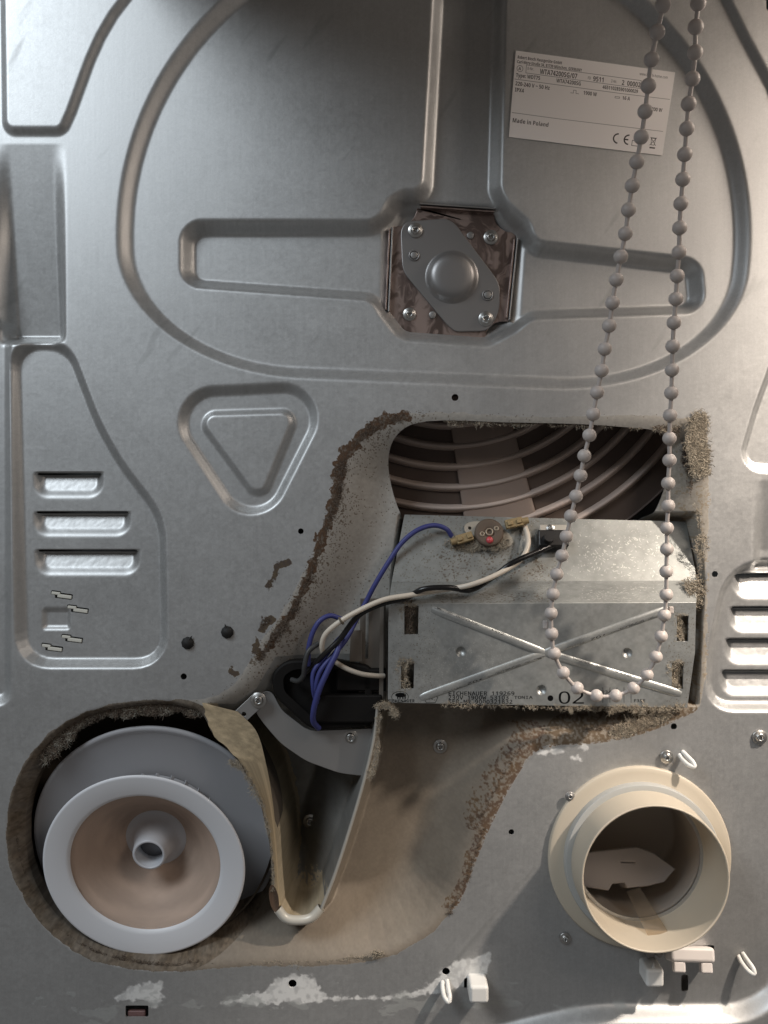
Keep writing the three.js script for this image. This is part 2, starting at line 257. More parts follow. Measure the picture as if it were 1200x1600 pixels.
function sheetLook() {
  const cA = new Uint8Array(TW * TH * 4), cM = new Uint8Array(TW * TH * 4);
  for (let j = 0; j < TH; j++) for (let i = 0; i < TW; i++) {
    const x = U0 + (i + 0.5) / TW * (U1 - U0), y = V0 + (j + 0.5) / TH * (V1 - V0), o = ((TH - 1 - j) * TW + i) * 4;
    // zinc: fine grain, faint rolling streaks, cloudy patches
    const grain = hash(i, j) - 0.5, sp = fbm(x * 0.22 + 0.05 * y, y * 0.3, 3) - 0.5, cloud = fbm(x * 0.012, y * 0.016 + 40, 4) - 0.5, streak = vn(x * 0.5 + 9, y * 0.02) - 0.5;
    const cell = hash(Math.floor(x * 0.16 + 2.5 * vn(x * 0.11, y * 0.11)), Math.floor(y * 0.16 + 2.5 * vn(x * 0.11 + 50, y * 0.11))) - 0.5;
    let k = 1 + grain * 0.05 + sp * 0.05 + cloud * 0.04 + streak * 0.02 + cell * 0.02;
    let r = 186 * k, g = 186 * k, b = 185 * k, rough = 0.47 + sp * 0.06 + cloud * 0.05 + cell * 0.03, metal = 0.75;
    const mix = (t, R, G, B, q = 0.95, m = 0) => { if (t <= 0) return; t = Math.min(t, 1); r = lerp(r, R, t); g = lerp(g, G, t); b = lerp(b, B, t); rough = lerp(rough, q, t); metal = lerp(metal, m, t); };
    const scr = fbm(x * 0.035 + 0.03 * y, y * 0.006 + x * 0.02, 3); if (scr > 0.78) mix((scr - 0.78) * 2, 120, 120, 118, 0.6, 0.6);
    const inBay = bay(x, y), n1 = fbm(x * 0.05, y * 0.05, 4), n2 = fbm(x * 0.3, y * 0.3, 3);
    if (inBay < 4) {
      const e = inBay + 8 * (n1 - 0.5), film = e < 0 ? 1 : 0;
      const lower = y > 1105 && (x > 420 || (y > 1380 && x > 300)) && sdV(x, y) > 3, fanRim = Math.hypot(x - FAN[0], y - FAN[1]) < 224 && sdV(x, y) > 0;
      if (fanRim) mix(film * (0.75 + 0.5 * (n1 - 0.3)), 92 + 60 * (n2 - 0.4), 80 + 56 * (n2 - 0.4), 66 + 50 * (n2 - 0.4), 1, 0);
      else if (lower) mix(film * 0.9, 126 + 14 * (n1 - 0.5) + 14 * (n2 - 0.5), 115 + 14 * (n1 - 0.5) + 14 * (n2 - 0.5), 101 + 12 * (n1 - 0.5) + 14 * (n2 - 0.5), 0.7, 0.15);
      else if (sdV(x, y) < 2) { const dusty = dVL(x, y) < 15 + 12 * n1 || dVB(x, y) < 4 + 44 * n2; mix(0.5 + 0.5 * (n1 - 0.5), 104, 102, 96, 0.6, 0.3); if (dusty) mix(0.85, 182 + 24 * (n2 - 0.5), 166 + 24 * (n2 - 0.5), 138 + 24 * (n2 - 0.5), 0.9, 0); }  // tan by the left wall is dust; the pocket bottom has lamp light painted in
      else { const right = x > 1040; mix(film * (right ? 0.85 : 0.55), 158 + 40 * (n2 - 0.5), 150 + 40 * (n2 - 0.5), 138 + 40 * (n2 - 0.5), 0.9, 0.1); if (!right && hash(i >> 1, j >> 1) > 0.9 + 0.08 * ss(0, 60, dSL(x, y)) + 0.1 * (0.5 - n1)) mix(0.5, 70, 58, 46); }
      if (right2(x, y) && n2 > 0.62 && n1 > 0.5) mix(0.6, 132, 116, 94);
    }
    // dark, ragged dirt along the old gasket
    const dl = dSL(x, y), jag = 22 * (fbm(x * 0.09 + 3, y * 0.09, 4) - 0.42);
    if (dl < 50) { if (dl < lerp(8, 3.5, ss(720, 960, y)) + jag * 0.9) mix(0.55 + 0.45 * ss(0.35, 0.5, n2), 76 + 60 * (n2 - 0.5), 57 + 46 * (n2 - 0.5), 42 + 36 * (n2 - 0.5)); else if (inBay < 0 && dl < 40 && n2 > 0.6 + dl * 0.004 && n1 > 0.44) mix(0.6, 74, 60, 46); }
    if (x < 480 && y > 860 && y < 1060) for (const fl of flakes) { const t = fl(x, y) - 5 + 13 * (fbm(x * 0.13, y * 0.13 + 80, 3) - 0.5); if (t < 0) mix(0.85, 66 + 30 * (n2 - 0.5), 52 + 24 * (n2 - 0.5), 38); }
    const dr = dSR(x, y); if (dr < 60 && y < 1420) { const wd = y < 1300 ? 1 : 0.3, inside = inBay < 3; if (inside && dr < (30 * wd + 4) * (0.4 + 1.2 * n1) && n2 > 0.2) mix(0.9 * ss(0.3, 0.62, n2 + 0.15 * grain - dr * 0.005), 84 + 40 * (n1 - 0.5), 64 + 30 * (n1 - 0.5), 47); }
    const db = dSB(x, y); if (db < 40 && inBay < 2) mix(0.85 * ss(0.3, 0.6, n2 + 0.15 * grain), 88, 72, 54);
    // remains of glue and flaking zinc at the lower edge
    for (const wp of white) { if (y < 1150) break; const d = wp(x, y); if (d < 12) { const t = d + 16 * (fbm(x * 0.12, y * 0.12 + 7, 4) - 0.5); if (t < 0) mix(ss(0, -5, t) * (0.55 + 0.42 * ss(0.3, 0.6, fbm(x * 0.16, y * 0.16 + 90, 3))), 214, 214, 212, 0.9, 0.1); } }
    if (y > 1535 && fbm(x * 0.03, y * 0.06 + 11, 4) > 0.52 + 0.25 * clamp(Math.abs(y - 1572) / 26) + 0.2 * ss(300, 480, Math.abs(x - 450))) mix(0.3, 168, 172, 168, 0.8, 0.3);
    cA[o] = clamp(r, 0, 255); cA[o + 1] = clamp(g, 0, 255); cA[o + 2] = clamp(b, 0, 255); cA[o + 3] = 255;
    cM[o] = 0; cM[o + 1] = clamp(rough) * 255; cM[o + 2] = clamp(metal) * 255; cM[o + 3] = 255;
  }
  const mk = (a, s) => { const t = new THREE.DataTexture(a, TW, TH); t.magFilter = t.minFilter = THREE.LinearFilter; if (s) t.colorSpace = THREE.SRGBColorSpace; t.needsUpdate = true; return t; };
  return [mk(cA, true), mk(cM, false)];
}
function right2(x, y) { return x > 1060 && y > 660 && y < 1110; }
const [sheetColor, sheetOrm] = sheetLook();
const fineBump = pixelTexture(512, 512, (i, j) => { const q = 255 * (0.6 * fbm(i / 6, j / 6, 3) + 0.4 * hash(i, j)); return [q, q, q]; }, false);
fineBump.wrapS = fineBump.wrapT = THREE.RepeatWrapping; fineBump.repeat.set(5, 6.5);
const sheetMat = new THREE.MeshStandardMaterial({ map: sheetColor, roughnessMap: sheetOrm, metalnessMap: sheetOrm, roughness: 1, metalness: 1, bumpMap: fineBump, bumpScale: 0.00002 });

// ------------------------------------------------------------------ rear panel
const panel = thing('dryer_back_panel', 'galvanised steel back panel of a tumble dryer with pressed ribs and louvres', 'dryer panel');
mesh('steel_sheet', buildSheet(), sheetMat, panel);
const black = mat(0.008, 0.0075, 0.007, 0.7), shellSteel = mat(0.36, 0.36, 0.355, 0.5, 0.6);
{ // the closed cabinet behind the sheet, keeping background light out of the openings
  const w = 0.62, h = 0.8, z = -0.13, g = [new THREE.BoxGeometry(w, h, 0.004).translate(0, 0, z), ...[-1, 1].map((s) => new THREE.BoxGeometry(0.004, h, 0.13).translate(s * w / 2, 0, z / 2 - 0.004)), ...[-1, 1].map((s) => new THREE.BoxGeometry(w, 0.004, 0.13).translate(0, s * h / 2, z / 2 - 0.004))];
  mesh('cabinet_shell', mergeGeometries(g), shellSteel, panel);
}
const steel = mat(0.5, 0.49, 0.47, 0.32, 0.95), steelDull = mat(0.36, 0.35, 0.34, 0.45, 0.85);
function screwGeo(r) { return lathe([[0, r * 0.1], [r * 0.24, r * 0.1], [r * 0.27, r * 0.48], [r * 0.42, r * 0.55], [r * 0.56, r * 0.44], [r * 0.62, r * 0.24], [r * 0.66, r * 0.22], [r * 0.95, r * 0.16], [r, r * 0.08], [r, -r * 0.1]], 28); }
const screwG = screwGeo(0.0058), hexG = new THREE.CylinderGeometry(0.0013, 0.0013, 0.002, 6).rotateX(Math.PI / 2);
function screw(parent, u, v, z, s = 1, name = 'screw') { const m = mesh(name, screwG, steel, parent, W(u, v, z)); m.scale.setScalar(s); m.rotation.z = rr(0, 3); m.rotation.x = rr(-0.06, 0.06); const h = mesh('socket', hexG, steelDull, m); h.position.z = 0.0000; return m; }
const onSheet = (u, v) => { let z = 0; for (let k = 0; k < 30; k++) z = lerp(z, height(600 + (u - 600) * (D - z) / D, 800 + (v - 800) * (D - z) / D), 0.5); return z; };
screw(panel, 688, 1166, onSheet(688, 1166), 0.95); screw(panel, 485, 1283, onSheet(485, 1283), 1.05); screw(panel, 548, 1152, -0.014, 1); screw(panel, 1187, 1152, 0.001, 0.9); screw(panel, 1042, 1183, 0.002, 0.85); screw(panel, 883, 1466, 0.001, 0.7);
for (const [u, v, a] of [[293, 1005, 0.4], [355, 988, 1.2]]) { const p = mesh('rubber_plug', lathe([[0, 0.003], [0.0022, 0.0028], [0.0038, 0.0012], [0.0046, 0], [0.0046, -0.001]], 9), black, panel, W(u, v, 0.001)); p.rotation.z = a; mesh('torn_edge', new THREE.ConeGeometry(0.0022, 0.006, 5).rotateZ(-1).translate(0.003, 0.0022, 0.0008), black, p); }
const tabMat = mat(0.62, 0.6, 0.53, 0.55);
for (const [u, v] of [[97, 930], [122, 952], [113, 998], [82, 1012]]) { const t = mesh('contact_tab', mergeGeometries([new RoundedBoxGeometry(0.0105, 0.0026, 0.003, 2, 0.0006).translate(0.0022, -0.0006, 0), new RoundedBoxGeometry(0.0065, 0.0022, 0.003, 2, 0.0006).translate(-0.0043, 0.0009, 0)]), tabMat, panel, W(u, v, -0.0095)); t.rotation.z = -0.13; }

// bearing plate in the middle of the rib cross
const bearingZ = -0.0235;
const stain = canvasTexture(512, 512, (x, w, h) => {
  const d = x.createImageData(w, h);
  for (let j = 0; j < h; j++) for (let i = 0; i < w; i++) { const q = fbm(i * 0.012, j * 0.008, 4), s = fbm(i * 0.02 + 40, j * 0.02 + 9 * q, 4), t = ss(0.36, 0.66, s), o = (j * w + i) * 4; d.data[o] = lerp(108, 172, t) + 20 * q; d.data[o + 1] = lerp(94, 154, t) + 18 * q; d.data[o + 2] = lerp(88, 146, t) + 18 * q; d.data[o + 3] = 255; }
  x.putImageData(d, 0, 0);
});
const stainMat = new THREE.MeshStandardMaterial({ map: stain, roughness: 0.36, metalness: 0.8 });
const bearing = new THREE.Group(); bearing.name = 'bearing_plate'; panel.add(bearing);
{
  const notch = (cx, cy, r, a0, a1) => Array.from({ length: 9 }, (_, i) => { const a = a0 + (a1 - a0) * i / 8; return [cx + r * Math.cos(a), cy + r * Math.sin(a)]; });
  const out = [[652, 326], [773, 333], ...notch(800, 335, 28, Math.PI, Math.PI / 2), [806, 368], [794, 502], ...notch(786, 530, 28, -Math.PI / 2, -Math.PI), [755, 536], [637, 525], [606, 492], [613, 354], ...notch(620, 322, 32, Math.PI / 2, 0)];
  const g = plate(out, bearingZ, 0.0016, 0.0003); const p = g.attributes.position, uv = g.attributes.uv; const c = W(705, 430, bearingZ);
  for (let i = 0; i < p.count; i++) uv.setXY(i, (p.getX(i) - c.x) / 0.11 + 0.5, (p.getY(i) - c.y) / 0.11 + 0.5);
  mesh('base_plate', g, stainMat, bearing);
  for (const [a, b, c2, d] of [[655, 322, 774, 330], [806, 372, 793, 500], [640, 527, 755, 537], [611, 356, 605, 488]]) { // folded double lips
    const A = W(a, b, bearingZ + 0.002), B = W(c2, d, bearingZ + 0.002), mid = A.clone().lerp(B, 0.5), len = A.distanceTo(B), ang = Math.atan2(B.y - A.y, B.x - A.x);
    for (const s of [-1, 1]) { const m = mesh('folded_lip', new RoundedBoxGeometry(len * (s > 0 ? 1 : 0.96), 0.0012, 0.006, 2, 0.0004), s > 0 ? steelDull : stainMat, bearing, mid.clone().add(new THREE.Vector3(-Math.sin(ang), Math.cos(ang), 0).multiplyScalar(s * 0.0011))); m.rotation.z = ang; }
  }
  const cover = plate(roundPoly([[634, 346], [698, 341], [712, 350], [781, 442], [781, 486], [764, 517], [712, 518], [700, 509], [629, 424], [626, 360]], 14), bearingZ + 0.0022, 0.002, 0.0005);
  const greyCover = mat(0.3, 0.29, 0.285, 0.42, 0.75);
  const cv = mesh('bearing_cover', cover, greyCover, bearing);
  const r = L(39, bearingZ); mesh('dome', lathe([[0, 0.0066], [r * 0.45, 0.0065], [r * 0.66, 0.0061], [r * 0.8, 0.0052], [r * 0.9, 0.0036], [r * 0.97, 0.0014], [r * 1.03, 0.0003], [r * 1.12, -0.0004]], 48), greyCover, cv, W(706, 433, bearingZ + 0.0022));
  for (const [u, v] of [[649, 360], [759, 498], [767, 371], [640, 491]]) screw(bearing, u, v, bearingZ + (u === 649 || u === 759 ? 0.0026 : 0.0004), u === 640 ? 0.85 : 0.95);
  const rg = lathe([[0, 0.0011], [0.0022, 0.0011], [0.0028, 0.0006], [0.0029, -0.001]], 20), rimG = new THREE.TorusGeometry(0.0036, 0.0006, 8, 24);
  for (const [u, v, c3] of [[647, 399, 1], [762, 461, 1], [735, 368, 0], [676, 492, 0]]) { const m = mesh('rivet', rg, steelDull, bearing, W(u, v, bearingZ + (c3 ? 0.0026 : 0.0004))); if (c3) mesh('rivet_rim', rimG, greyCover, m); }
}
// rating label
{
  const tex = canvasTexture(1500, 800, (x, w, h) => {
    x.fillStyle = '#e9e4e1'; x.fillRect(0, 0, w, h); x.fillStyle = '#4a4442'; x.strokeStyle = '#6a6462'; x.lineWidth = 4;
    const t = (s, u, v, size, bold = '', sx = 1) => { x.save(); x.translate(u, v); x.scale(sx, 1); x.font = `${bold} ${size}px sans-serif`; x.fillText(s, 0, 0); x.restore(); };
    t('Robert Bosch Hausgeräte GmbH', 20, 70, 40, 'bold', 0.68); t('Carl-Wery-Straße 34, 81739 München, GERMANY', 20, 112, 40, 'bold', 0.66); t('www.bosch-home.com', 1170, 70, 36, '', 0.72);
    x.beginPath(); x.arc(52, 160, 28, 0, 7); x.stroke(); t('A', 38, 174, 38, 'bold');
    x.strokeRect(110, 118, 1080, 74); t('E-Nr.', 122, 160, 34, '', 0.8); t('WTA74200SG/07', 240, 182, 64, 'bold', 0.72); t('FD', 690, 172, 36, '', 0.7); t('9511', 740, 182, 62, 'bold', 0.78); t('Z-Nr.', 910, 172, 36, '', 0.7); t('2  00002', 1010, 182, 62, 'bold', 0.75);
    t('Type: WDT75', 20, 240, 48, 'bold', 0.78); t('WTA74200SG', 400, 240, 50, 'bold', 0.76); t('465110285901000029', 835, 240, 46, 'bold', 0.74);
    x.beginPath(); x.moveTo(10, 262); x.lineTo(1490, 262); x.stroke();
    t('220-240 V ~ 50 Hz', 20, 318, 50, 'bold', 0.8); t('1900 W', 660, 318, 48, 'bold', 0.78); t('16 A', 1030, 318, 48, 'bold', 0.78); t('2200 W', 1305, 390, 48, 'bold', 0.78); t('IPX4', 20, 376, 50, 'bold', 0.8);
    x.beginPath(); x.moveTo(540, 318); x.lineTo(568, 318); x.lineTo(568, 290); x.lineTo(592, 290); x.lineTo(592, 318); x.lineTo(620, 318); x.stroke(); x.strokeRect(960, 296, 44, 14);
    x.beginPath(); x.moveTo(10, 572); x.lineTo(1470, 572); x.stroke();
    t('Made in Poland', 20, 660, 54, 'bold', 0.86);
    x.lineWidth = 13; x.strokeStyle = '#3c3634';
    x.beginPath(); x.arc(1050, 690, 44, Math.PI * 0.5, Math.PI * 1.5); x.stroke(); x.beginPath(); x.arc(1155, 690, 44, Math.PI * 0.5, Math.PI * 1.5); x.stroke(); x.beginPath(); x.moveTo(1112, 690); x.lineTo(1150, 690); x.stroke();
    x.lineWidth = 5; x.strokeRect(1190, 690, 60, 50);
    x.beginPath(); x.moveTo(1368, 648); x.lineTo(1376, 712); x.lineTo(1404, 712); x.lineTo(1412, 648); x.closePath(); x.moveTo(1360, 644); x.lineTo(1420, 644); x.moveTo(1362, 716); x.lineTo(1420, 640); x.moveTo(1420, 716); x.lineTo(1362, 640); x.stroke(); x.fillRect(1364, 732, 54, 14);
  });
  const z = -0.0074, lab = mesh('rating_label', quadSheet([W(806, 79, z), W(1055, 113, z), W(1035, 243, z), W(795, 214, z)], 0.0003), new THREE.MeshStandardMaterial({ map: tex, roughness: 0.55 }), panel);
  lab.userData.label = 'white printed rating label';
}
// dirt and lint left where the duct cover was sealed
stuff(mesh('lint', mergeGeometries([
  lintAlong(seamL.map(([u, v]) => [u, v, -0.001]), 1300, 7, 0.0003, 0.0011, BROWN), lintAlong([[700, 657, -0.002], [860, 660, -0.003], [1000, 662, -0.003], [1060, 668, -0.002]], 900, 8, 0.0004, 0.0015, [...TAN, ...BROWN]),
  lintAlong([[1096, 650, 0], [1090, 670, 0.001], [1088, 690, 0.002], [1092, 712, 0.002], [1094, 735, 0.001]], 900, 17, 0.0006, 0.0022, TAN.slice(0, 3)), lintAlong([[1072, 690, -0.004], [1078, 730, -0.004], [1086, 762, -0.004]], 300, 12, 0.0005, 0.0016, BROWN),
  lintAlong([[1092, 790, -0.001], [1096, 850, 0], [1092, 900, 0], [1090, 950, 0]], 260, 9, 0.0004, 0.0013, TAN),
  lintAlong(seamR.slice(0, 5).map(([u, v]) => [u - 7, v, -0.003]), 380, 11, 0.0003, 0.0009, BROWN), lintAlong(seamR.slice(4).map(([u, v]) => [u, v, 0]), 160, 4, 0.0003, 0.0008, BROWN),
  lintAlong([[1046, 1110, 0.001], [1020, 1124, 0], [990, 1134, 0], [960, 1146, -0.001]], 420, 10, 0.0005, 0.0015, TAN), lintAlong([[960, 1140, -0.003], [900, 1150, -0.004], [870, 1158, -0.003]], 200, 8, 0.0003, 0.0009, BROWN),
  lintAlong([[435, 880, -0.001], [430, 905, -0.001], [422, 915, -0.001]], 90, 6, 0.0003, 0.001, BROWN), lintAlong([[418, 965, 0], [408, 980, 0]], 50, 6, 0.0003, 0.0009, BROWN), lintAlong([[1072, 905, 0.002], [1086, 925, 0.002]], 90, 8, 0.0005, 0.0014, TAN),
]), lintMat, panel)).userData.label = 'brown lint caked along the old duct seal';
stuff(mesh('rim_lint', mergeGeometries([
  lintAlong([[70, 1180, -0.006], [130, 1128, -0.006], [230, 1106, -0.006], [318, 1106, -0.006]], 1600, 12, 0.0004, 0.0014, [...BROWN, [0.2, 0.17, 0.13], [0.26, 0.24, 0.2]]), lintAlong([[18, 1300, -0.008], [40, 1390, -0.008], [110, 1472, -0.006], [220, 1506, -0.004], [330, 1508, -0.002]], 900, 7, 0.0004, 0.0011, BROWN),
  lintAlong([[390, 1508, -0.001], [500, 1504, -0.001], [575, 1494, 0]], 240, 5, 0.0003, 0.0009, TAN), lintAlong([[582, 1492, 0.002], [598, 1490, 0.002]], 60, 6, 0.0007, 0.0016, TAN),
]), lintMat, panel));
// small bracket above the pocket
const bracketMat = mat(0.42, 0.41, 0.4, 0.42, 0.8);
{ const b = mesh('corner_bracket', plate([[357, 1121], [398, 1082], [418, 1096], [374, 1137]], -0.006, 0.0016, 0.0003, [circlePts(381, 1116, 4.5, 14)]), bracketMat, panel); screw(panel, 404, 1094, -0.0055, 1); mesh('bracket_web', plate(roundPoly([[398, 1084], [424, 1078], [440, 1110], [482, 1142], [590, 1138], [592, 1196], [572, 1213], [530, 1208], [478, 1189], [440, 1163], [416, 1136], [398, 1112]], 12), -0.013, 0.0014, 0.0003), bracketMat, b); }
// plastic wall between fan and pocket, with its torn edge
const dustyPlastic = new THREE.MeshStandardMaterial({ roughness: 0.85, map: canvasTexture(256, 512, (x, w, h) => { const d = x.createImageData(w, h); for (let j = 0; j < h; j++) for (let i = 0; i < w; i++) { const q = fbm(i * 0.03, j * 0.03, 4), s = fbm(i * 0.2, j * 0.2, 2), o = (j * w + i) * 4, k = 0.8 + 0.35 * q + 0.1 * (s - 0.5); d.data[o] = 176 * k; d.data[o + 1] = 160 * k; d.data[o + 2] = 132 * k; d.data[o + 3] = 255; } x.putImageData(d, 0, 0); }) });
{
  const outer = new THREE.CatmullRomCurve3([[316, 1098], [330, 1142], [373, 1190], [407, 1250], [423, 1320], [430, 1390], [432, 1415]].map(([u, v]) => W(u, v, 0.003))), inner = new THREE.CatmullRomCurve3([W(372, 1112, -0.004), W(400, 1142, -0.007), W(416, 1195, -0.009), W(427, 1260, -0.008), W(433, 1330, -0.006), W(437, 1395, -0.004), W(439, 1415, -0.004)]);
  const g = new THREE.BufferGeometry(), pos = [], uv = [], idx = [], nu = 90, nv = 8;
  for (let i = 0; i <= nu; i++) for (let j = 0; j <= nv; j++) { const a = outer.getPoint(i / nu), b = inner.getPoint(i / nu), t = j / nv, p = a.lerp(b, t); p.x += (1 - t) ** 3 * 0.0016 * (fbm(i * 0.5, 3, 3) - 0.5) * 2; p.z += (1 - t) ** 3 * 0.003 * (fbm(i * 0.4, 9, 3) - 0.5); pos.push(p.x, p.y, p.z); uv.push(t, i / nu * 3); }
  for (let i = 0; i < nu; i++) for (let j = 0; j < nv; j++) { const a = i * (nv + 1) + j, b = a + 1, c = a + nv + 1, d = c + 1; idx.push(a, c, b, b, c, d); }
  g.setAttribute('position', new THREE.Float32BufferAttribute(pos, 3)); g.setAttribute('uv', new THREE.Float32BufferAttribute(uv, 2)); g.setIndex(idx); g.computeVertexNormals();
  mesh('duct_wall', g, dustyPlastic, panel);
  stuff(mesh('torn_seal', mergeGeometries([lintAlong([[362, 1190, 0.003], [378, 1200, 0.003], [400, 1240, 0.003], [412, 1262, 0.003]], 240, 5, 0.0004, 0.0012, TAN), lintAlong([[412, 1262, 0.003], [424, 1320, 0.003], [428, 1390, 0.003]], 240, 2.4, 0.0003, 0.0008, TAN), lintAlong([[592, 1112, 0.002], [590, 1150, 0.001], [588, 1185, 0.001], [578, 1215, 0.001]], 240, 4, 0.0003, 0.0012, TAN)]), lintMat, panel));
  const lip = mat(0.42, 0.4, 0.36, 0.5, 0.2);
  mesh('pocket_lip', tube([...VR].reverse().map(([u, v]) => W(u, v, 0.001)), 0.0012, 60, 8), lip, panel);
  mesh('pocket_spout', tube([[434, 1420], [446, 1434], [464, 1438], [486, 1434], [502, 1418]].map(([u, v]) => W(u, v, 0.001)), 0.0034, 30, 14), mat(0.6, 0.57, 0.5, 0.35, 0.1), panel);
  const tear = mesh('torn_hole', lathe([[0, -0.001], [0.003, -0.0008], [0.0042, 0.0004], [0.0045, 0]], 16), mat(0.09, 0.055, 0.035, 0.9), panel, W(428, 1404, 0.004)); tear.scale.set(0.75, 2.2, 1); tear.rotation.z = 0.15;
}
// clips, pegs and hooks along the lower edge
const white1 = mat(0.74, 0.73, 0.7, 0.4), pinkish = mat(0.74, 0.69, 0.66, 0.42);
function hook(u, v, ang, s = 1) {
  const g = tube([[-3, -9, 0.000], [-5, -4, 0.006], [-4, 4, 0.012], [0, 9, 0.0135], [3, 4, 0.012], [3.5, -4, 0.007], [4, -9, 0.000]].map(([a, b, z]) => new THREE.Vector3(a * K * s, -b * K * s, z)), 0.0016, 40, 10);
  const m = mesh('cable_hook', g, white1, panel, W(u, v, 0)); m.rotation.z = ang; return m;
}
hook(697, 1542, 0.25, 1.05); hook(1070, 1184, 0.75, 1.0); hook(1162, 1500, 0.6, 1.1);
mesh('plastic_peg', new RoundedBoxGeometry(0.0135, 0.0125, 0.026, 4, 0.0025), white1, panel, W(746, 1541, 0.006));
{ const p = mesh('plastic_peg', new RoundedBoxGeometry(0.0125, 0.0125, 0.026, 4, 0.0022), white1, panel, W(1016, 1516, 0.006)); mesh('peg_tip', new THREE.ConeGeometry(0.0022, 0.006, 6).translate(0, 0.007, 0.009), white1, p); }
{ const c = mesh('plastic_bracket', new RoundedBoxGeometry(0.0315, 0.0105, 0.022, 4, 0.0028), pinkish, panel, W(1076, 1490, 0.004)); c.rotation.set(-0.35, 0, -0.03); for (const q of [-1, 1]) { mesh('foot', new RoundedBoxGeometry(0.0085, 0.0075, 0.006, 3, 0.0014).translate(q * 0.0095, -0.0082, 0.0065), pinkish, c);} }
mesh('red_tab', new RoundedBoxGeometry(0.013, 0.006, 0.004, 2, 0.001), mat(0.16, 0.09, 0.085, 0.5), panel, W(214, 1584, -0.004));

// ------------------------------------------------------------------ drum seen through the opening
{
  const z = -0.047, c = W(705, 430, z), drum = thing('dryer_drum', 'brown steel drum wall with concentric ridges seen through the opening above the heater', 'drum', null, c);
  const base = mat(0.085, 0.058, 0.045, 0.6, 0.1), ring = mat(0.5, 0.41, 0.36, 0.55, 0.15);  // pale ridges on a dark wall: light on the ridges put into the colour
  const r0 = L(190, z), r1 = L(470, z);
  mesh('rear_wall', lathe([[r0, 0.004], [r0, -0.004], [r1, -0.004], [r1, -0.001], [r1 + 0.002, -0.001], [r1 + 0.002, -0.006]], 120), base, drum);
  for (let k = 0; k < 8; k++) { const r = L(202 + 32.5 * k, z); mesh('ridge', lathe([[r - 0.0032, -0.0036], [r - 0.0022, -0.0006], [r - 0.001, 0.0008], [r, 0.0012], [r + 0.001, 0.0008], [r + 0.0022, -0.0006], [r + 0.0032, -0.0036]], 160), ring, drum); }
  for (let k = 0; k < 3; k++) { const a = -Math.PI / 2 + 0.2 + (k - 1) * 2 * Math.PI / 3, s = new THREE.Shape([new THREE.Vector2(r0, -0.016), new THREE.Vector2(r1, -0.024), new THREE.Vector2(r1, 0.024), new THREE.Vector2(r0, 0.016)]); const g = new THREE.ExtrudeGeometry(s, { depth: 0.001, bevelEnabled: true, bevelSize: 0.006, bevelThickness: 0.0012, bevelSegments: 4 }); g.translate(0, 0, -0.0025); g.rotateZ(a); mesh('spoke', g, mat(0.27, 0.205, 0.17, 0.55, 0.1), drum); }
}
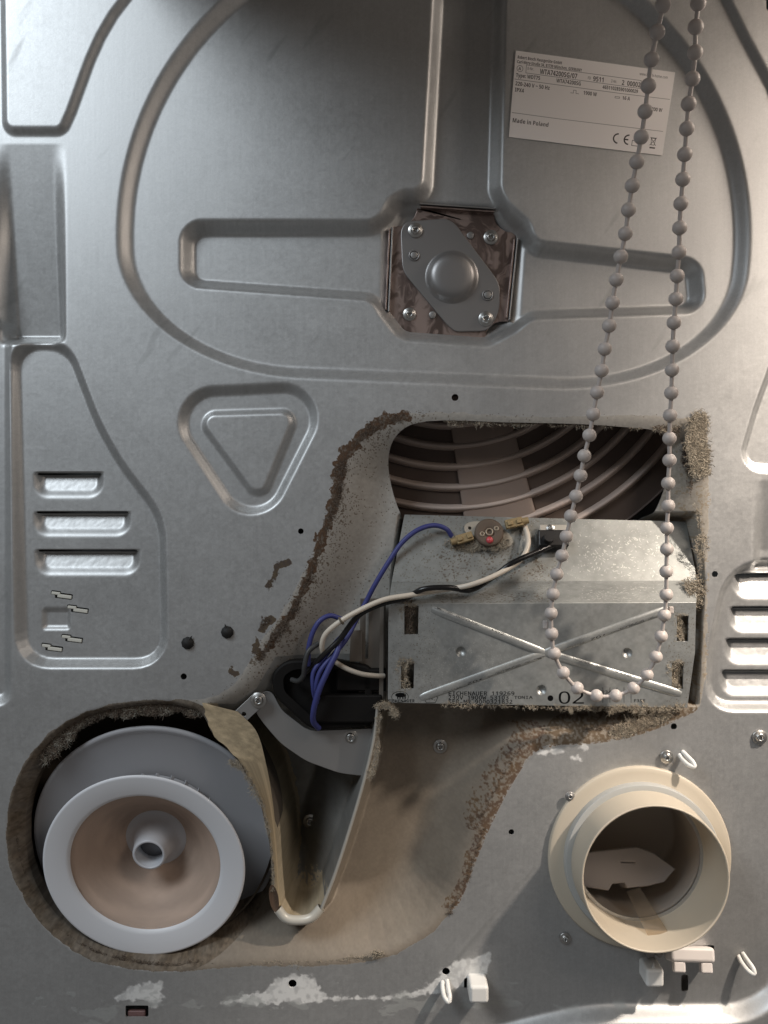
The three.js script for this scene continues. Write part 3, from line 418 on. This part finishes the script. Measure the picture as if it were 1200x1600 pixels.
// ------------------------------------------------------------------ fan
{
  const fz = 0.004, fc = W(225, 1355, fz), fan = thing('fan_wheel', 'white plastic fan wheel with a tan inner cone in the round recess', 'fan', null, fc);
  fan.rotation.x = 0.235;
  const pl = mat(0.76, 0.77, 0.8, 0.45), R = L(158, fz), Ri = L(120, fz), greyPl = mat(0.37, 0.37, 0.385, 0.55), tan = mat(0.46, 0.36, 0.29, 0.6);
  const dusty = new THREE.MeshStandardMaterial({ roughness: 0.7, map: canvasTexture(512, 256, (x, w, h) => { const d = x.createImageData(w, h); for (let j = 0; j < h; j++) for (let i = 0; i < w; i++) { const q = fbm(Math.abs(i - w / 2) * 0.02, j * 0.03, 4), o = (j * w + i) * 4, k = 0.9 + 0.2 * q; d.data[o] = 182 * k; d.data[o + 1] = 160 * k; d.data[o + 2] = 144 * k; d.data[o + 3] = 255; } x.putImageData(d, 0, 0); }) });
  mesh('front_ring', lathe([[Ri - 0.001, -0.0042], [Ri, -0.0026], [Ri + 0.002, -0.0016], [(R + Ri) / 2, -0.0002], [R - 0.002, 0.0008], [R - 0.0006, 0.0006], [R, -0.0004], [R - 0.0008, -0.0016], [Ri, -0.006]], 120), pl, fan);
  mesh('inner_cone', lathe([[0.012, -0.042], [0.02, -0.04], [0.028, -0.034], [0.038, -0.024], [0.048, -0.012], [Ri + 0.001, -0.0035]], 100), dusty, fan);
  const h = mesh('hub', lathe([[0.0098, -0.03], [0.0098, -0.0155], [0.0108, -0.0146], [0.0122, -0.0156], [0.0135, -0.026], [0.016, -0.034], [0.021, -0.0375], [0.0245, -0.0385], [0.025, -0.041]], 64), mat(0.6, 0.61, 0.64, 0.35), fan); mesh('shaft', lathe([[0, -0.029], [0.0099, -0.029], [0.0099, -0.032]], 32), mat(0.2, 0.2, 0.21, 0.4, 0.5), h);
  mesh('back_disc', lathe([[0.02, -0.043], [0.087, -0.042], [0.0905, -0.04], [0.0915, -0.0375], [0.0905, -0.0355], [0.088, -0.036], [0.0865, -0.0372], [0.08, -0.0385], [0.068, -0.041], [0.05, -0.042]], 120), greyPl, fan);
  mesh('blade_drum', lathe([[0.052, -0.038], [0.054, -0.0065]], 120), greyPl, fan);
  const bg = new THREE.BufferGeometry(); // one curved blade, from the disc to the ring
  { const pos = [], idx = [], n = 6; for (let k = 0; k <= n; k++) { const t = k / n, z = lerp(-0.038, -0.0055, t), ro = lerp(0.0535, 0.0545, t), ri = lerp(0.0515, 0.0535, t), a = 0.02 * t; for (const [r, b] of [[ri, -0.02], [ro, 0.03], [ro, 0.05], [ri, 0.01]]) pos.push(r * Math.cos(a + b), r * Math.sin(a + b), z); } for (let k = 0; k < n; k++) for (let q = 0; q < 3; q++) { const a = k * 4 + q, b = a + 1, c = a + 4, d = c + 1; idx.push(a, b, c, b, d, c); } bg.setAttribute('position', new THREE.Float32BufferAttribute(pos, 3)); bg.setIndex(idx); bg.computeVertexNormals(); }
  for (let k = 0; k < 30; k++) { const b = mesh('blade', bg, greyPl, fan); b.rotation.z = k / 30 * Math.PI * 2; }
  const hz = -0.03, housing = mesh('fan_housing', lathe([[0.0925, -0.024], [0.0945, -0.028], [0.095, -0.06], [0.092, -0.072], [0.085, -0.078], [0, -0.078]], 96), new THREE.MeshStandardMaterial({ color: col(0.14, 0.115, 0.09), roughness: 0.9 }), panel, W(FAN[0], FAN[1], 0)); void hz; void tan; void housing;
}
// ------------------------------------------------------------------ exhaust pipe
{
  const beige = new THREE.MeshStandardMaterial({ color: col(0.52, 0.455, 0.36), roughness: 0.45 }), pipe = thing('exhaust_pipe', 'beige plastic exhaust pipe stub with a round flange', 'exhaust pipe', null, W(DUCT[0], DUCT[1], 0));
  const t = 0.0019, R = 0.0655, r = 0.0503, hgt = 0.044;
  mesh('flange', lathe([[R - 0.0005, -0.001], [R, 0.0008], [R, 0.003], [R - 0.0012, 0.0042], [R - 0.004, 0.0046], [0.0545, 0.0058], [0.0535, 0.0066], [0.0535, 0.0045], [0.05, -0.001]], 120), beige, pipe);
  mesh('collar', lathe([[0.0552, 0.0052], [0.0552, 0.0125], [0.0545, 0.0133], [0.051, 0.0133]], 120), mat(0.42, 0.42, 0.4, 0.45), pipe);
  mesh('tube', lathe([[0.0512, 0.008], [0.0508, 0.02], [r, hgt - 0.001], [r - t * 0.3, hgt], [r - t * 0.8, hgt - 0.0002], [r - t, hgt - 0.0012], [0.0483, 0.02], [0.048, 0.003], [0.0465, 0.001], [0.046, -0.012]], 140), beige, pipe);
  mesh('inner_duct', lathe([[0.0455, -0.005], [0.0462, -0.03], [0.045, -0.06], [0.04, -0.064], [0, -0.064]], 96), mat(0.46, 0.415, 0.37, 0.5), pipe);
  const shShape = new THREE.Shape([[-0.044, 0.0], [0.004, 0.006], [0.016, 0.002], [0.03, -0.008], [0.022, -0.016], [0.01, -0.019], [-0.004, -0.0205], [-0.006, -0.017], [-0.016, -0.018], [-0.019, -0.0225], [-0.04, -0.02]].map(([x, y]) => new THREE.Vector2(x, y)));
  shShape.holes.push(new THREE.Path([[-0.009, -0.0053], [0.003, -0.0053], [0.003, -0.0027], [-0.009, -0.0027]].map(([x, y]) => new THREE.Vector2(x, y))));
  const sh = mesh('inner_shelf', new THREE.ExtrudeGeometry(shShape, { depth: 0.02, bevelEnabled: true, bevelSize: 0.0012, bevelThickness: 0.0012, bevelSegments: 3 }).translate(0, 0, -0.042), mat(0.32, 0.295, 0.29, 0.5), pipe); sh.rotation.set(-0.35, 0, -0.02);
  mesh('tape', quadSheet([new THREE.Vector3(-0.006, -0.03, -0.012), new THREE.Vector3(0.004, -0.027, -0.012), new THREE.Vector3(0.016, -0.0465, 0.02), new THREE.Vector3(0.001, -0.0482, 0.02)], 0.0002, 6, 6), new THREE.MeshPhysicalMaterial({ color: col(0.9, 0.85, 0.78), transmission: 0.95, thickness: 0, roughness: 0.12 }), pipe);
  mesh('locking_screw', screwG, steelDull, pipe, new THREE.Vector3(-0.05, 0.044, 0.0035)).scale.setScalar(0.6);
  mesh('clamp_bolt', mergeGeometries([new RoundedBoxGeometry(0.006, 0.008, 0.007, 2, 0.001), new THREE.CylinderGeometry(0.002, 0.002, 0.012, 10).rotateZ(0.6).translate(0.004, 0, 0.002)]), steelDull, pipe, new THREE.Vector3(0.006, -0.0665, 0.003)).rotation.z = 0.3;
}
// ------------------------------------------------------------------ heater box
const zincTex = (w, h, extra) => canvasTexture(w, h, (x) => {
  const d = x.createImageData(w, h);
  for (let j = 0; j < h; j++) for (let i = 0; i < w; i++) { const o = (j * w + i) * 4, k = 1 + 0.14 * (fbm(i * 0.05, j * 0.05, 3) - 0.5) + 0.18 * (fbm(i * 0.008, j * 0.012, 3) - 0.5) + 0.06 * (hash(i, j) - 0.5); d.data[o] = 176 * k; d.data[o + 1] = 178 * k; d.data[o + 2] = 176 * k; d.data[o + 3] = 255; }
  x.putImageData(d, 0, 0); extra?.(x, w, h);
});
const heater = thing('heater_box', 'galvanised heater box with crossed stiffening ribs and printed text below the drum opening', 'heater');
const flecks = (x, n, x0, x1, y0, y1, c, s) => { x.fillStyle = c; for (let i = 0; i < n; i++) { const a = rr(x0, x1), b = rr(y0, y1); x.beginPath(); x.ellipse(a, b, rr(0.6, s), rr(0.6, s), rr(0, 3), 0, 7); x.fill(); } };
{
  const z = 0.004;
  const sq = (u, v, w, h) => [[u - w / 2, v - h / 2], [u + w / 2, v - h / 2], [u + w / 2 - 1, v + h / 2], [u - w / 2, v + h / 2]];
  const lintSlots = [[643, 969, 24, 46], [637, 1055, 22, 44], [1067, 982, 20, 42], [1059, 1056, 20, 42]], dents = [[720, 1018], [980, 1020], [846, 1078]];
  const outline = [[607, 943], [1088, 941], [1086, 1020], [1074, 1106], [940, 1104], [760, 1101], [606, 1098]];
  const g = plate(outline, z, 0.0015, 0.0003, [...lintSlots.map((s) => sq(...s)), ...dents.map(([u, v]) => circlePts(u, v, 8.5, 20))]);
  const a = W(600, 1110, z), b = W(1095, 935, z), p = g.attributes.position, uv = g.attributes.uv; for (let i = 0; i < p.count; i++) uv.setXY(i, (p.getX(i) - a.x) / (b.x - a.x), (p.getY(i) - a.y) / (b.y - a.y));
  const tex = zincTex(1980, 700, (x) => {
    const U = (u) => (u - 600) * 4, V = (v) => (v - 935) * 4;
    flecks(x, 900, U(660), U(800), V(1000), V(1090), 'rgba(235,235,228,0.55)', 2.6); flecks(x, 500, U(620), U(1080), V(945), V(1095), 'rgba(225,220,208,0.5)', 2.2); flecks(x, 500, U(607), U(680), V(945), V(1098), 'rgba(96,82,66,0.4)', 4); flecks(x, 500, U(1040), U(1085), V(945), V(1098), 'rgba(110,96,76,0.45)', 4);
    x.fillStyle = '#151517'; x.strokeStyle = '#151517'; x.lineWidth = 3;
    const t = (s, u, v, px, font = 'monospace', sx = 1) => { x.save(); x.translate(U(u), V(v)); x.scale(sx, 1); x.font = `bold ${px}px ${font}`; x.fillText(s, 0, 0); x.restore(); };
    t('EICHENAUER 119269', 700, 1086.5, 33, 'monospace', 1.24); t('230V 1900W 53103', 700, 1093, 32, 'monospace', 1.24); t('TONIA', 803, 1092, 26, 'monospace', 1.5); t('SER-NR 9000321832', 700, 1099.5, 32, 'monospace', 1.24);
    x.beginPath(); x.ellipse(U(625), V(1089), 52, 34, 0, 0, 7); x.stroke(); x.beginPath(); x.ellipse(U(626), V(1086), 34, 14, 0, 0, 7); x.fill(); for (const q of [-22, -8, 10, 24]) x.fillRect(U(626) + q, V(1087), 8, 20); t('EICHENAUER', 606, 1097.5, 27, 'sans-serif', 1);
    x.beginPath(); x.moveTo(U(662), V(1090)); x.quadraticCurveTo(U(673), V(1078), U(684), V(1090)); x.lineTo(U(680), V(1098)); x.lineTo(U(666), V(1098)); x.closePath(); x.stroke(); t('VDE', 665, 1093, 26, 'sans-serif');
    x.beginPath(); x.arc(U(860), V(1091), 18, 0, 7); x.fill(); x.save(); x.translate(U(871), V(1099.5)); x.scale(1.5, 1); x.font = '106px sans-serif'; x.fillText('02', 0, 0); x.restore(); x.lineWidth = 2.5;
    t('12345', 935, 1084, 28, 'monospace', 1.2); for (let k = 0; k < 5; k++) { x.beginPath(); x.moveTo(U(942 + k * 11), V(1074)); x.lineTo(U(942 + k * 11), V(1098)); x.stroke(); } t('F35E', 990, 1097, 24, 'monospace', 1.3);
  });
  const m = new THREE.MeshStandardMaterial({ map: tex, roughness: 0.42, metalness: 0.75 }), zinc = mat(0.36, 0.365, 0.355, 0.45, 0.8);
  const front = mesh('front_plate', g, m, heater);
  for (const [A, B] of [[[676, 952], [850, 1020]], [[850, 1019], [1062, 1084]], [[1042, 952], [850, 1021]], [[850, 1021], [658, 1090]]]) { mesh('stiffening_rib', tube([W(...A, z - 0.002), W(lerp(A[0], B[0], 0.08), lerp(A[1], B[1], 0.08), z), W((A[0] + B[0]) / 2, (A[1] + B[1]) / 2, z), W(lerp(A[0], B[0], 0.92), lerp(A[1], B[1], 0.92), z), W(...B, z - 0.002)], 0.0031, 30, 16).translate(0, 0, -z).scale(1, 1, 0.38).translate(0, 0, z - 0.0001), m, front); }
  for (const [u, v] of dents) mesh('dent', lathe([[0, -0.0026], [0.0018, -0.0022], [0.003, -0.0011], [0.0039, -0.0002], [0.0041, 0.0001]], 24), zinc, front, W(u, v, z));
  lintSlots.forEach(([u, v, w, h], k) => { stuff(mesh('slot_lint', mergeGeometries([lintAlong([[u - w * 0.35, v - h * 0.45, z - 0.001], [u - w * 0.2, v, z - 0.004], [u - w * 0.1, v + h * 0.45, z - 0.001]], 190, w * 0.42, 0.0004, 0.0014, k === 1 || k > 1 ? TAN : BROWN), lintAlong([[u - w / 2, v - h / 2, z], [u + w * 0.3, v - h / 2, z], [u - w / 2, v - h / 2, z], [u - w / 2, v + h / 2, z]], 60, 4, 0.0003, 0.0009, TAN)]), lintMat, front)); });
  stuff(mesh('edge_lint', mergeGeometries([lintAlong([[690, 1101, z], [800, 1104, z], [900, 1106, z], [960, 1107, z]], 300, 4, 0.0003, 0.0009, TAN), lintAlong([[960, 1106, z], [1010, 1108, z], [1068, 1106, z]], 240, 6, 0.0004, 0.0012, TAN), lintAlong([[588, 1104, z], [604, 1102, z], [614, 1108, z], [618, 1118, z]], 200, 5, 0.0004, 0.0013, TAN), lintAlong([[890, 1106, z], [894, 1114, z]], 40, 4, 0.0003, 0.001, TAN), lintAlong([[950, 1106, z], [956, 1114, z]], 50, 4, 0.0003, 0.001, TAN)]), lintMat, front));
  const lidTex = zincTex(1024, 256, (x, w, h) => { flecks(x, 900, 0, w * 0.55, 0, h, 'rgba(110,92,70,0.35)', 3.4); flecks(x, 260, w * 0.15, w * 0.5, h * 0.5, h, 'rgba(84,66,48,0.4)', 5); x.lineCap = 'round'; flecks(x, 500, w * 0.4, w, 0, h, 'rgba(236,234,226,0.5)', 2.4); for (let i = 0; i < 150; i++) { x.strokeStyle = 'rgba(236,236,230,0.85)'; x.lineWidth = rr(1.5, 3.4); const a = rr(0.62, 0.9) * w, b = rr(0.25, 0.95) * h; x.beginPath(); x.moveTo(a, b); x.lineTo(a + rr(-8, 8), b + rr(-8, 8)); x.stroke(); } });
  const lidMat = new THREE.MeshStandardMaterial({ map: lidTex, color: col(0.6, 0.6, 0.59), roughness: 0.5, metalness: 0.7 });
  mesh('sloping_lid', quadSheet([W(632, 804, -0.02), W(1072, 815, -0.02), W(1089, 907, -0.0005), W(612, 909, -0.0005)], 0.0014), lidMat, heater);
  mesh('fold_strip', quadSheet([W(612, 909, -0.0003), W(1089, 907, -0.0003), W(1088, 942, 0.0038), W(607, 944, 0.0038)], 0.0014), lidMat, heater);
  const side = (top) => { const A = [W(632, 804, -0.021), W(612, 909, -0.0015), W(607, 944, 0.0025), W(606, 1098, 0.0025)], pos = [], idx = []; for (const p of A) { pos.push(p.x, p.y, p.z, p.x + 0.003, p.y, -0.045); } for (let i = 0; i < 3; i++) idx.push(i * 2, i * 2 + 1, i * 2 + 2, i * 2 + 2, i * 2 + 1, i * 2 + 3); const q = new THREE.BufferGeometry(); q.setAttribute('position', new THREE.Float32BufferAttribute(pos, 3)); q.setIndex(idx); q.computeVertexNormals(); return q; };
  mesh('side_wall', side(), zinc, heater);
  // channel of folded metal beside the box
  const brownMetal = mat(0.2, 0.175, 0.15, 0.5, 0.6), ch = mesh('side_channel', plate([[563, 935], [603, 935], [602, 1098], [560, 1098]], -0.012, 0.0015, 0.0003, [[[571, 955], [577, 955], [576, 1030], [570, 1030]]]), brownMetal, heater);
  mesh('channel_rail', plate([[594, 938], [600, 938], [599, 1096], [592, 1096]], -0.004, 0.008), brownMetal, ch); mesh('channel_tab', plate([[548, 985], [566, 985], [566, 1034], [546, 1034]], -0.008, 0.002), brownMetal, ch);
  // thermal cut-out and sensor on the lid
  const tilt = -0.33, on = (u, v) => W(u, v, lerp(-0.02, -0.0005, clamp((v - 806) / 102)) + 0.001);
  const th = new THREE.Group(); th.name = 'thermostat'; th.position.copy(on(763, 836)); th.rotation.x = tilt; heater.add(th);
  const brass = mat(0.34, 0.25, 0.13, 0.55, 0.3), body = mat(0.12, 0.085, 0.06, 0.7), ring = mat(0.4, 0.33, 0.25, 0.5, 0.4);
  mesh('mounting_flange', (() => { const s = new THREE.Shape(); s.absellipse(0, 0, 0.0185, 0.0085, 0, Math.PI * 2, false, -0.35); for (const q of [-1, 1]) { const h = new THREE.Path(); h.absellipse(q * 0.0136, q * -0.005, 0.0013, 0.0013, 0, Math.PI * 2); s.holes.push(h); } return new THREE.ExtrudeGeometry(s, { depth: 0.0012, bevelEnabled: false, curveSegments: 40 }); })(), mat(0.4, 0.36, 0.3, 0.6, 0.3), th);
  mesh('body', lathe([[0.0104, 0], [0.0106, 0.006], [0.01, 0.0072], [0.0085, 0.0076], [0.004, 0.0076], [0.0038, 0.0068], [0, 0.0068]], 40), body, th);
  for (const [x, y, r] of [[0, 0, 0.0024], [-0.0052, -0.0016, 0.0014], [0.0052, 0.0026, 0.0014]]) mesh('contact_ring', new THREE.TorusGeometry(r, 0.0006, 8, 20).translate(x, y, 0.0076), ring, th);
  mesh('red_button', lathe([[0, 0.0018], [0.0018, 0.0014], [0.0026, 0.0004], [0.0026, -0.001]], 20), mat(0.55, 0.07, 0.08, 0.4), th, new THREE.Vector3(0, -0.0062, 0.0076));
  const lug = (x, y, rot, s) => { const q = new THREE.Group(); q.name = 'terminal'; q.position.set(x, y, 0.005); q.rotation.z = rot; th.add(q); mesh('sleeve', new RoundedBoxGeometry(0.0125 * s, 0.0068, 0.004, 2, 0.0008), brass, q); for (const k of [-1, 1]) mesh('crimp', new RoundedBoxGeometry(0.0036, 0.0034, 0.005, 2, 0.0006).translate(k * 0.0035, 0, 0.001), brass, q); mesh('barrel', new THREE.CylinderGeometry(0.0026, 0.0026, 0.005, 12).rotateZ(Math.PI / 2).translate(0.0078 * s, 0, 0), brass, q); };
  lug(0.0185, 0.0075, 0.22, 1.05); lug(-0.018, -0.004, Math.PI + 0.3, 1);
  stuff(mesh('thermostat_lint', lintAlong([[705, 850, -0.011], [735, 858, -0.009], [748, 850, -0.008], [775, 856, -0.006], [790, 846, -0.008]], 420, 9, 0.0004, 0.0014, TAN), lintMat, heater));
  const sn = new THREE.Group(); sn.name = 'temperature_sensor'; sn.position.copy(on(862, 846)); sn.rotation.x = tilt; heater.add(sn);
  mesh('sensor_body', mergeGeometries([new RoundedBoxGeometry(0.022, 0.0125, 0.01, 3, 0.0012).translate(0, 0, 0.004), new THREE.CylinderGeometry(0.0036, 0.0042, 0.008, 16).rotateX(Math.PI / 2).translate(-0.004, -0.001, 0.011)]), mat(0.018, 0.017, 0.017, 0.35), sn);
  mesh('sensor_clip', plateLocal(0.02, 0.006), mat(0.45, 0.42, 0.37, 0.5, 0.4), sn, new THREE.Vector3(0.001, 0.009, 0.002)); const ss2 = mesh('clip_screw', screwG, steel, sn, new THREE.Vector3(-0.001, 0.009, 0.0036)); ss2.scale.setScalar(0.5);
}
function plateLocal(w, h) { return new RoundedBoxGeometry(w, h, 0.003, 2, 0.0008); }
// ------------------------------------------------------------------ black cover and the wires
{
  const cv = thing('terminal_cover', 'black plastic terminal cover with angled corner beside the heater box', 'cover'), bm = new THREE.MeshPhysicalMaterial({ color: col(0.008, 0.007, 0.0065), roughness: 0.6, specularIntensity: 0.35 });
  mesh('cover_rim', plate(roundPoly([[424, 1052], [446, 1032], [520, 1030], [582, 1042], [582, 1134], [498, 1142], [480, 1136], [428, 1088]], 14), -0.005, 0.01, 0.0018, [roundPoly([[438, 1056], [456, 1042], [520, 1040], [574, 1050], [574, 1124], [500, 1130], [486, 1124], [440, 1082]], 10)]), bm, cv);
  mesh('cover_floor', plate([[430, 1040], [578, 1040], [578, 1134], [492, 1138], [430, 1086]], -0.013, 0.003), bm, cv);
  mesh('terminal_block', mergeGeometries([new RoundedBoxGeometry(0.05, 0.02, 0.014, 3, 0.0015).translate(0.006, -0.006, 0), new RoundedBoxGeometry(0.036, 0.016, 0.012, 3, 0.0015).translate(0.016, 0.014, -0.003)]), bm, cv, W(530, 1092, -0.008));
}
const wires = 'wires running to the heater';
const wire = (name, label, pts, r, m) => tagged(mesh(name, tube(pts.map((p) => W(...p)), r, 140, 10), m), label, 'wire', wires);
const ivory = mat(0.68, 0.6, 0.5, 0.4), inkBlack = mat(0.012, 0.011, 0.011, 0.25), blue = mat(0.045, 0.052, 0.2, 0.5), grey = mat(0.045, 0.045, 0.045, 0.5);
wire('white_wire', 'cream white wire from the thermostat twisted round the black one', [[818, 818, -0.016], [824, 834, -0.008], [825, 852, -0.002], [814, 874, 0.004], [780, 896, 0.0105], [735, 914, 0.013], [690, 922, 0.007], [640, 930, 0.011], [600, 937, 0.0135], [565, 952, 0.0145], [530, 972, 0.015], [508, 992, 0.012], [503, 1010, 0.008], [507, 1026, 0.002]], 0.0019, ivory);
wire('black_wire', 'glossy black wire from the sensor to the terminal cover', [[868, 850, -0.006], [840, 862, 0.002], [800, 880, 0.008], [770, 902, 0.0075], [735, 922, 0.008], [700, 918, 0.013], [660, 921, 0.0125], [635, 934, 0.007], [595, 944, 0.0095], [560, 962, 0.0105], [530, 1000, 0.009], [505, 1024, 0.007], [480, 1050, -0.004]], 0.002, inkBlack);
wire('blue_wire', 'thin blue wire bowing up to the left thermostat terminal', [[706, 838, -0.012], [698, 827, -0.01], [680, 821, -0.009], [655, 827, -0.006], [630, 846, -0.004], [606, 880, -0.003], [585, 915, -0.004], [572, 940, -0.006], [556, 970, -0.004], [540, 1000, 0.002], [522, 1022, 0.005], [500, 1050, 0.007], [494, 1075, 0.006], [497, 1092, -0.002]], 0.0018, blue);
wire('blue_wire', 'thick blue wire hanging lowest into the terminal cover', [[533, 996, 0.004], [526, 1020, 0.009], [512, 1048, 0.011], [498, 1080, 0.011], [490, 1110, 0.008], [490, 1128, 0.003], [498, 1138, -0.002]], 0.0021, blue);
wire('blue_wire', 'blue wire looped upward behind the white wire', [[482, 1040, 0], [482, 1015, 0.002], [488, 990, 0.003], [500, 970, 0.003], [516, 962, 0.001], [535, 968, -0.002]], 0.0018, blue);
wire('blue_wire', 'blue wire curving behind the black wire into the terminal cover', [[545, 985, -0.002], [528, 1000, 0.002], [508, 1026, 0.003], [490, 1050, 0.004], [489, 1072, 0.004], [493, 1092, 0], [502, 1104, -0.006]], 0.0017, blue);
wire('grey_wire', 'dark grey wire curling into the terminal cover', [[498, 1005, 0.003], [482, 1018, 0.006], [476, 1040, 0.006], [474, 1056, 0.003], [466, 1064, -0.001], [456, 1062, -0.006]], 0.0019, grey);
wire('white_wire', 'short dusty cream wire crossing to the side of the heater box', [[520, 1032, 0.002], [540, 1044, 0.004], [565, 1053, 0.004], [590, 1056, -0.001], [600, 1056, -0.004]], 0.0018, mat(0.42, 0.37, 0.31, 0.6));
tagged(mesh('tape_band', new THREE.TorusGeometry(0.0024, 0.0008, 8, 20).rotateY(Math.PI / 2).rotateZ(0.6), mat(0.12, 0.1, 0.07, 0.6), null, W(533, 970, 0.0148)), 'brown tape band round the white wire', 'tape');

// ------------------------------------------------------------------ bead chain in front
{
  const chain = thing('bead_chain', 'loop of white plastic ball chain hanging in front of the panel', 'ball chain'), plastic = mat(0.5, 0.45, 0.42, 0.45), zc = (v) => 0.022 + 0.123 * clamp((1090 - v) / 1090, -1, 1.2);
  const B = [[1041, -32], [1036, 8], [1027, 50], [1018, 93], [1013, 134], [1008, 174], [1002, 214], [995, 253], [988, 290], [982, 328], [977, 365], [970, 401], [963, 437], [957, 473], [952, 509], [945, 545], [940, 579], [933, 613], [927, 647], [921, 680], [913, 712], [907, 743], [900, 775], [892, 806], [885, 838], [878, 868], [870, 897], [864, 928], [861, 958], [862, 990], [866, 1021], [880, 1051], [902, 1075], [932, 1087], [962, 1087], [990, 1075], [1011, 1054], [1025, 1026], [1033, 994], [1038, 961], [1041, 929], [1041, 893], [1042, 858], [1042, 825], [1044, 790], [1044, 755], [1046, 719], [1046, 685], [1047, 649], [1049, 614], [1050, 578], [1051, 541], [1053, 504], [1056, 467], [1058, 431], [1061, 394], [1062, 356], [1064, 318], [1067, 280], [1070, 241], [1073, 201], [1076, 162], [1082, 123], [1086, 82], [1087, 42], [1091, 5], [1094, -35]];
  const P = B.map(([u, v]) => W(u, v, zc(v))), bead = lathe(Array.from({ length: 17 }, (_, i) => { const a = -Math.PI / 2 + i / 16 * Math.PI; return [Math.max(0, 0.00452 * Math.cos(a)), 0.0044 * Math.sin(a)]; }), 28);
  mesh('cord', new THREE.TubeGeometry(new THREE.CatmullRomCurve3(P), 400, 0.0014, 8), plastic, chain);
  P.forEach((p, i) => { const m = mesh('bead', bead, plastic, chain, p), a = P[Math.max(0, i - 1)], b = P[Math.min(P.length - 1, i + 1)]; m.quaternion.setFromUnitVectors(new THREE.Vector3(0, 0, 1), b.clone().sub(a).normalize()); });
  mesh('connector', new RoundedBoxGeometry(0.0035, 0.006, 0.0035, 2, 0.001), plastic, chain, W(852, 976, 0.032)); mesh('connector', new RoundedBoxGeometry(0.0035, 0.005, 0.0035, 2, 0.001), plastic, chain, W(1048, 953, 0.034));
}
// ------------------------------------------------------------------ unseen things placed out of view to light or darken the panel
{ // unseen lamp, with a flat blocker shaped to darken the upper left of the dryer
  const lampThing = thing('unseen_lamp', 'unseen glowing lamp with a flat board that keeps its light off the left', 'lamp', null, LAMP);
  const sh = new THREE.Shape([[0.48, 0.2575], [0.71, 0.545], [0.71, 0.62], [0.45, 0.62]].map(([x, y]) => new THREE.Vector2(x - LAMP.x, y - LAMP.y))), g = new THREE.ExtrudeGeometry(sh, { depth: 0.004, bevelEnabled: true, bevelSize: 0.001, bevelThickness: 0.001, bevelSegments: 2 });
  mesh('unseen_light_blocker', g, mat(0.4, 0.36, 0.32, 0.6), lampThing, new THREE.Vector3(0, 0, 0.343 - LAMP.z));
  mesh('bulb', new THREE.SphereGeometry(0.03, 24, 16), new THREE.MeshStandardMaterial({ color: col(0.9, 0.9, 0.9), emissive: col(1, 0.9, 0.8), emissiveIntensity: 4 }), lampThing);
}
tagged(mesh('unseen_board', new RoundedBoxGeometry(0.6, 0.03, 0.59, 3, 0.004), mat(0.3, 0.26, 0.22, 0.6), null, new THREE.Vector3(0.1, 0.425, 0.325)), 'deep unseen board placed to darken the upper dryer panel', 'unseen_board');  // out of view, placed to keep light off the upper panel and beads

renderer.render(scene, camera);
